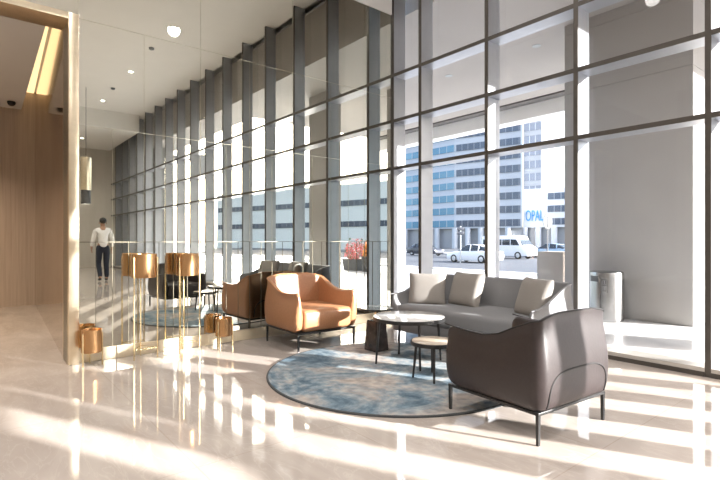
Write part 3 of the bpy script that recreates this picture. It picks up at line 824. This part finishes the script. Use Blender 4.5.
# ------------------------------------------------------------------ person (seen in the mirror)
def skin_mesh(name, nodes, edges, m, parent, sub=2):
    me = bpy.data.meshes.new(name)
    keys = list(nodes); idx = {k: i for i, k in enumerate(keys)}
    me.from_pydata([nodes[k][0] for k in keys], [(idx[a], idx[b_]) for a, b_ in edges], [])
    o = bpy.data.objects.new(name, me); COL.objects.link(o); o.parent = parent
    md = o.modifiers.new('skin', 'SKIN'); md.use_smooth_shade = True
    for i, k in enumerate(keys):
        r = nodes[k][1]; me.skin_vertices[0].data[i].radius = r if isinstance(r, tuple) else (r, r)
        me.skin_vertices[0].data[i].use_root = (i == 0)
    s = o.modifiers.new('sub', 'SUBSURF'); s.levels = s.render_levels = sub
    me.materials.append(m)
    return o
def person(loc, rz):
    t = thing('person', 'person in white shirt and dark trousers walking away, reflected in the mirror wall', 'person', loc, rz)
    N = {'pelvis': ((0, 0, .95), (.15, .11)), 'waist': ((0, 0, 1.10), (.135, .10)), 'chest': ((.01, 0, 1.30), (.155, .115)), 'up': ((.0, 0, 1.44), (.11, .08)),
         'neck': ((.01, 0, 1.51), .055), 'jaw': ((.03, 0, 1.575), (.062, .07)), 'head': ((.02, 0, 1.66), (.078, .095)), 'crown': ((.01, 0, 1.735), (.06, .07)), 'nose': ((.125, 0, 1.63), .012)}
    E = [('pelvis', 'waist'), ('waist', 'chest'), ('chest', 'up'), ('up', 'neck'), ('neck', 'jaw'), ('jaw', 'head'), ('head', 'crown'), ('head', 'nose')]
    legs = {1: ((.06, .50), (-.02, .09), (.16, .05)), -1: ((.10, .50), (-.18, .12), (-.04, .05))}
    arms = {1: ((-.06, 1.17), (.06, .95)), -1: ((.05, 1.17), (.16, .97))}
    for s in (1, -1):
        k = 'L' if s > 0 else 'R'
        (kx, kz), (ax, az), (tx, tz) = legs[s]
        N['hip'+k] = ((0, s*.09, .88), .088); N['knee'+k] = ((kx, s*.095, kz), .058); N['ank'+k] = ((ax, s*.095, az), .038); N['toe'+k] = ((tx, s*.105, tz), (.04, .03))
        E += [('pelvis', 'hip'+k), ('hip'+k, 'knee'+k), ('knee'+k, 'ank'+k), ('ank'+k, 'toe'+k)]
        (ex, ez), (wx, wz) = arms[s]
        N['sh'+k] = ((0, s*.175, 1.42), .055); N['el'+k] = ((ex, s*.235, ez), .042); N['wr'+k] = ((wx, s*.25, wz), .028); N['palm'+k] = ((wx+.02, s*.25, wz-.07), (.040, .016))
        E += [('up', 'sh'+k), ('sh'+k, 'el'+k), ('el'+k, 'wr'+k), ('wr'+k, 'palm'+k)]
        for j, (dx, ln) in enumerate(((-.028, .062), (-.010, .075), (.010, .080), (.028, .072))):
            a, b_ = 'f%d%s' % (j, k), 'g%d%s' % (j, k)
            N[a] = ((wx+.022+dx, s*.25, wz-.105), .009); N[b_] = ((wx+.025+dx, s*.238, wz-.105-ln), .007)
            E += [('palm'+k, a), (a, b_)]
        N['th'+k] = ((wx+.065, s*.238, wz-.06), .010); N['ti'+k] = ((wx+.075, s*.232, wz-.10), .008)
        E += [('palm'+k, 'th'+k), ('th'+k, 'ti'+k)]
    body = skin_mesh('body', N, E, M['skin'], t)
    # clothing grown on the body's own skeleton, a little wider
    def grow(keys, k, shift=None):
        out = {}
        for n_ in keys:
            p, r = N[n_]; r = r if isinstance(r, tuple) else (r, r)
            f = k.get(n_, k.get(n_[:-1], k['*']))
            out[n_] = ((shift or {}).get(n_, p), (r[0]*f+.006, r[1]*f+.006))
        ks = set(keys)
        return out, [e for e in E if e[0] in ks and e[1] in ks]
    C, CE = grow(['pelvis', 'waist', 'chest', 'up', 'neck', 'shL', 'elL', 'wrL', 'shR', 'elR', 'wrR'], {'*': 1.10, 'sh': 1.16, 'el': 1.25, 'wr': 1.35, 'up': 1.16, 'neck': 1.14, 'pelvis': 1.16, 'waist': 1.16}, {'pelvis': (0, 0, .90), 'neck': (.008, 0, 1.505)})
    skin_mesh('shirt', C, CE, M['shirt'], t)
    C, CE = grow(['pelvis', 'waist', 'hipL', 'kneeL', 'ankL', 'hipR', 'kneeR', 'ankR'], {'*': 1.12, 'knee': 1.22, 'ank': 1.42, 'pelvis': 1.08, 'waist': 1.08}, {'waist': (0, 0, 1.06)})
    skin_mesh('trousers', C, CE, M['trouser'], t)
    for s in (1, -1):
        _, (ax, az), (tx, tz) = legs[s]
        skin_mesh('shoe', {'a': ((ax-.01, s*.095, az-.035), (.046, .042)), 'b': ((tx, s*.105, max(.035, tz-.01)), (.046, .034))}, [('a', 'b')], M['shoe'], t)
    bm = B(); bmesh.ops.create_uvsphere(bm, u_segments=20, v_segments=12, radius=1)
    bmesh.ops.transform(bm, matrix=Matrix.Translation((-.012, 0, 1.695)) @ Matrix.Diagonal((.108, .092, .088, 1)), verts=bm.verts[:])
    obj('hair', bm, M['hair'], t, 180)
    for s in (1, -1):
        bm = B(); bmesh.ops.create_uvsphere(bm, u_segments=10, v_segments=8, radius=1)
        bmesh.ops.transform(bm, matrix=Matrix.Translation((.01, s*.088, 1.63)) @ Matrix.Diagonal((.022, .010, .034, 1)), verts=bm.verts[:]); obj('ear', bm, M['skin'], t, 180)
        bm = B(); bmesh.ops.create_uvsphere(bm, u_segments=10, v_segments=8, radius=.012)
        bmesh.ops.translate(bm, vec=(.098, s*.032, 1.655), verts=bm.verts[:]); obj('eye', bm, M['hair'], t, 180)
    bm = B(); box(bm, .088, .102, -.025, .025, 1.578, 1.588, .003); obj('mouth', bm, M['taillight'], t)
person((4.72, 2.94, 0), 0)

# ------------------------------------------------------------------ light
EL, AZ = math.radians(14.6), Vector((-.898, -.440)).normalized()
sd = Vector((AZ.x*math.cos(EL), AZ.y*math.cos(EL), -math.sin(EL)))
sun = bpy.data.lights.new('sun', 'SUN'); sun.energy = 16.5; sun.angle = .009; sun.color = (1, .975, .94)
so = bpy.data.objects.new('sun', sun); COL.objects.link(so); so.rotation_euler = sd.to_track_quat('-Z', 'Y').to_euler(); so.location = (8, 12, 9)
w = bpy.data.worlds.new('sky'); S.world = w; w.use_nodes = True
t = w.node_tree; bg = t.nodes['Background']
sk = t.nodes.new('ShaderNodeTexSky'); sk.sky_type = 'NISHITA'; sk.sun_disc = False; sk.sun_elevation = math.radians(35); sk.sun_rotation = math.atan2(-AZ.x, -AZ.y); sk.dust_density = 3
hs = t.nodes.new('ShaderNodeHueSaturation'); hs.inputs['Saturation'].default_value = .8
t.links.new(sk.outputs[0], hs.inputs['Color']); t.links.new(hs.outputs[0], bg.inputs[0])
bg.inputs[1].default_value = .46

# ------------------------------------------------------------------ camera
cam = bpy.data.cameras.new('camera'); cam.lens = 24; cam.sensor_width = 36; cam.clip_end = 600; cam.clip_start = .05
co = bpy.data.objects.new('camera', cam); COL.objects.link(co); co.location = (0, 0, HC)
co.rotation_euler = (PI/2, 0, math.atan2(.774, .633))
S.camera = co
vs = S.view_settings; S.display_settings.display_device = 'sRGB'
vs.view_transform = 'Standard'; vs.look = 'None'; vs.exposure = 0.68; vs.gamma = 1; vs.use_curve_mapping = False
S.cycles.max_bounces = 12; S.cycles.diffuse_bounces = 5; S.cycles.glossy_bounces = 6; S.cycles.transparent_max_bounces = 24
S.cycles.sample_clamp_indirect = 6
S.cycles.use_denoising = True
S.cycles.caustics_reflective = False; S.cycles.caustics_refractive = False
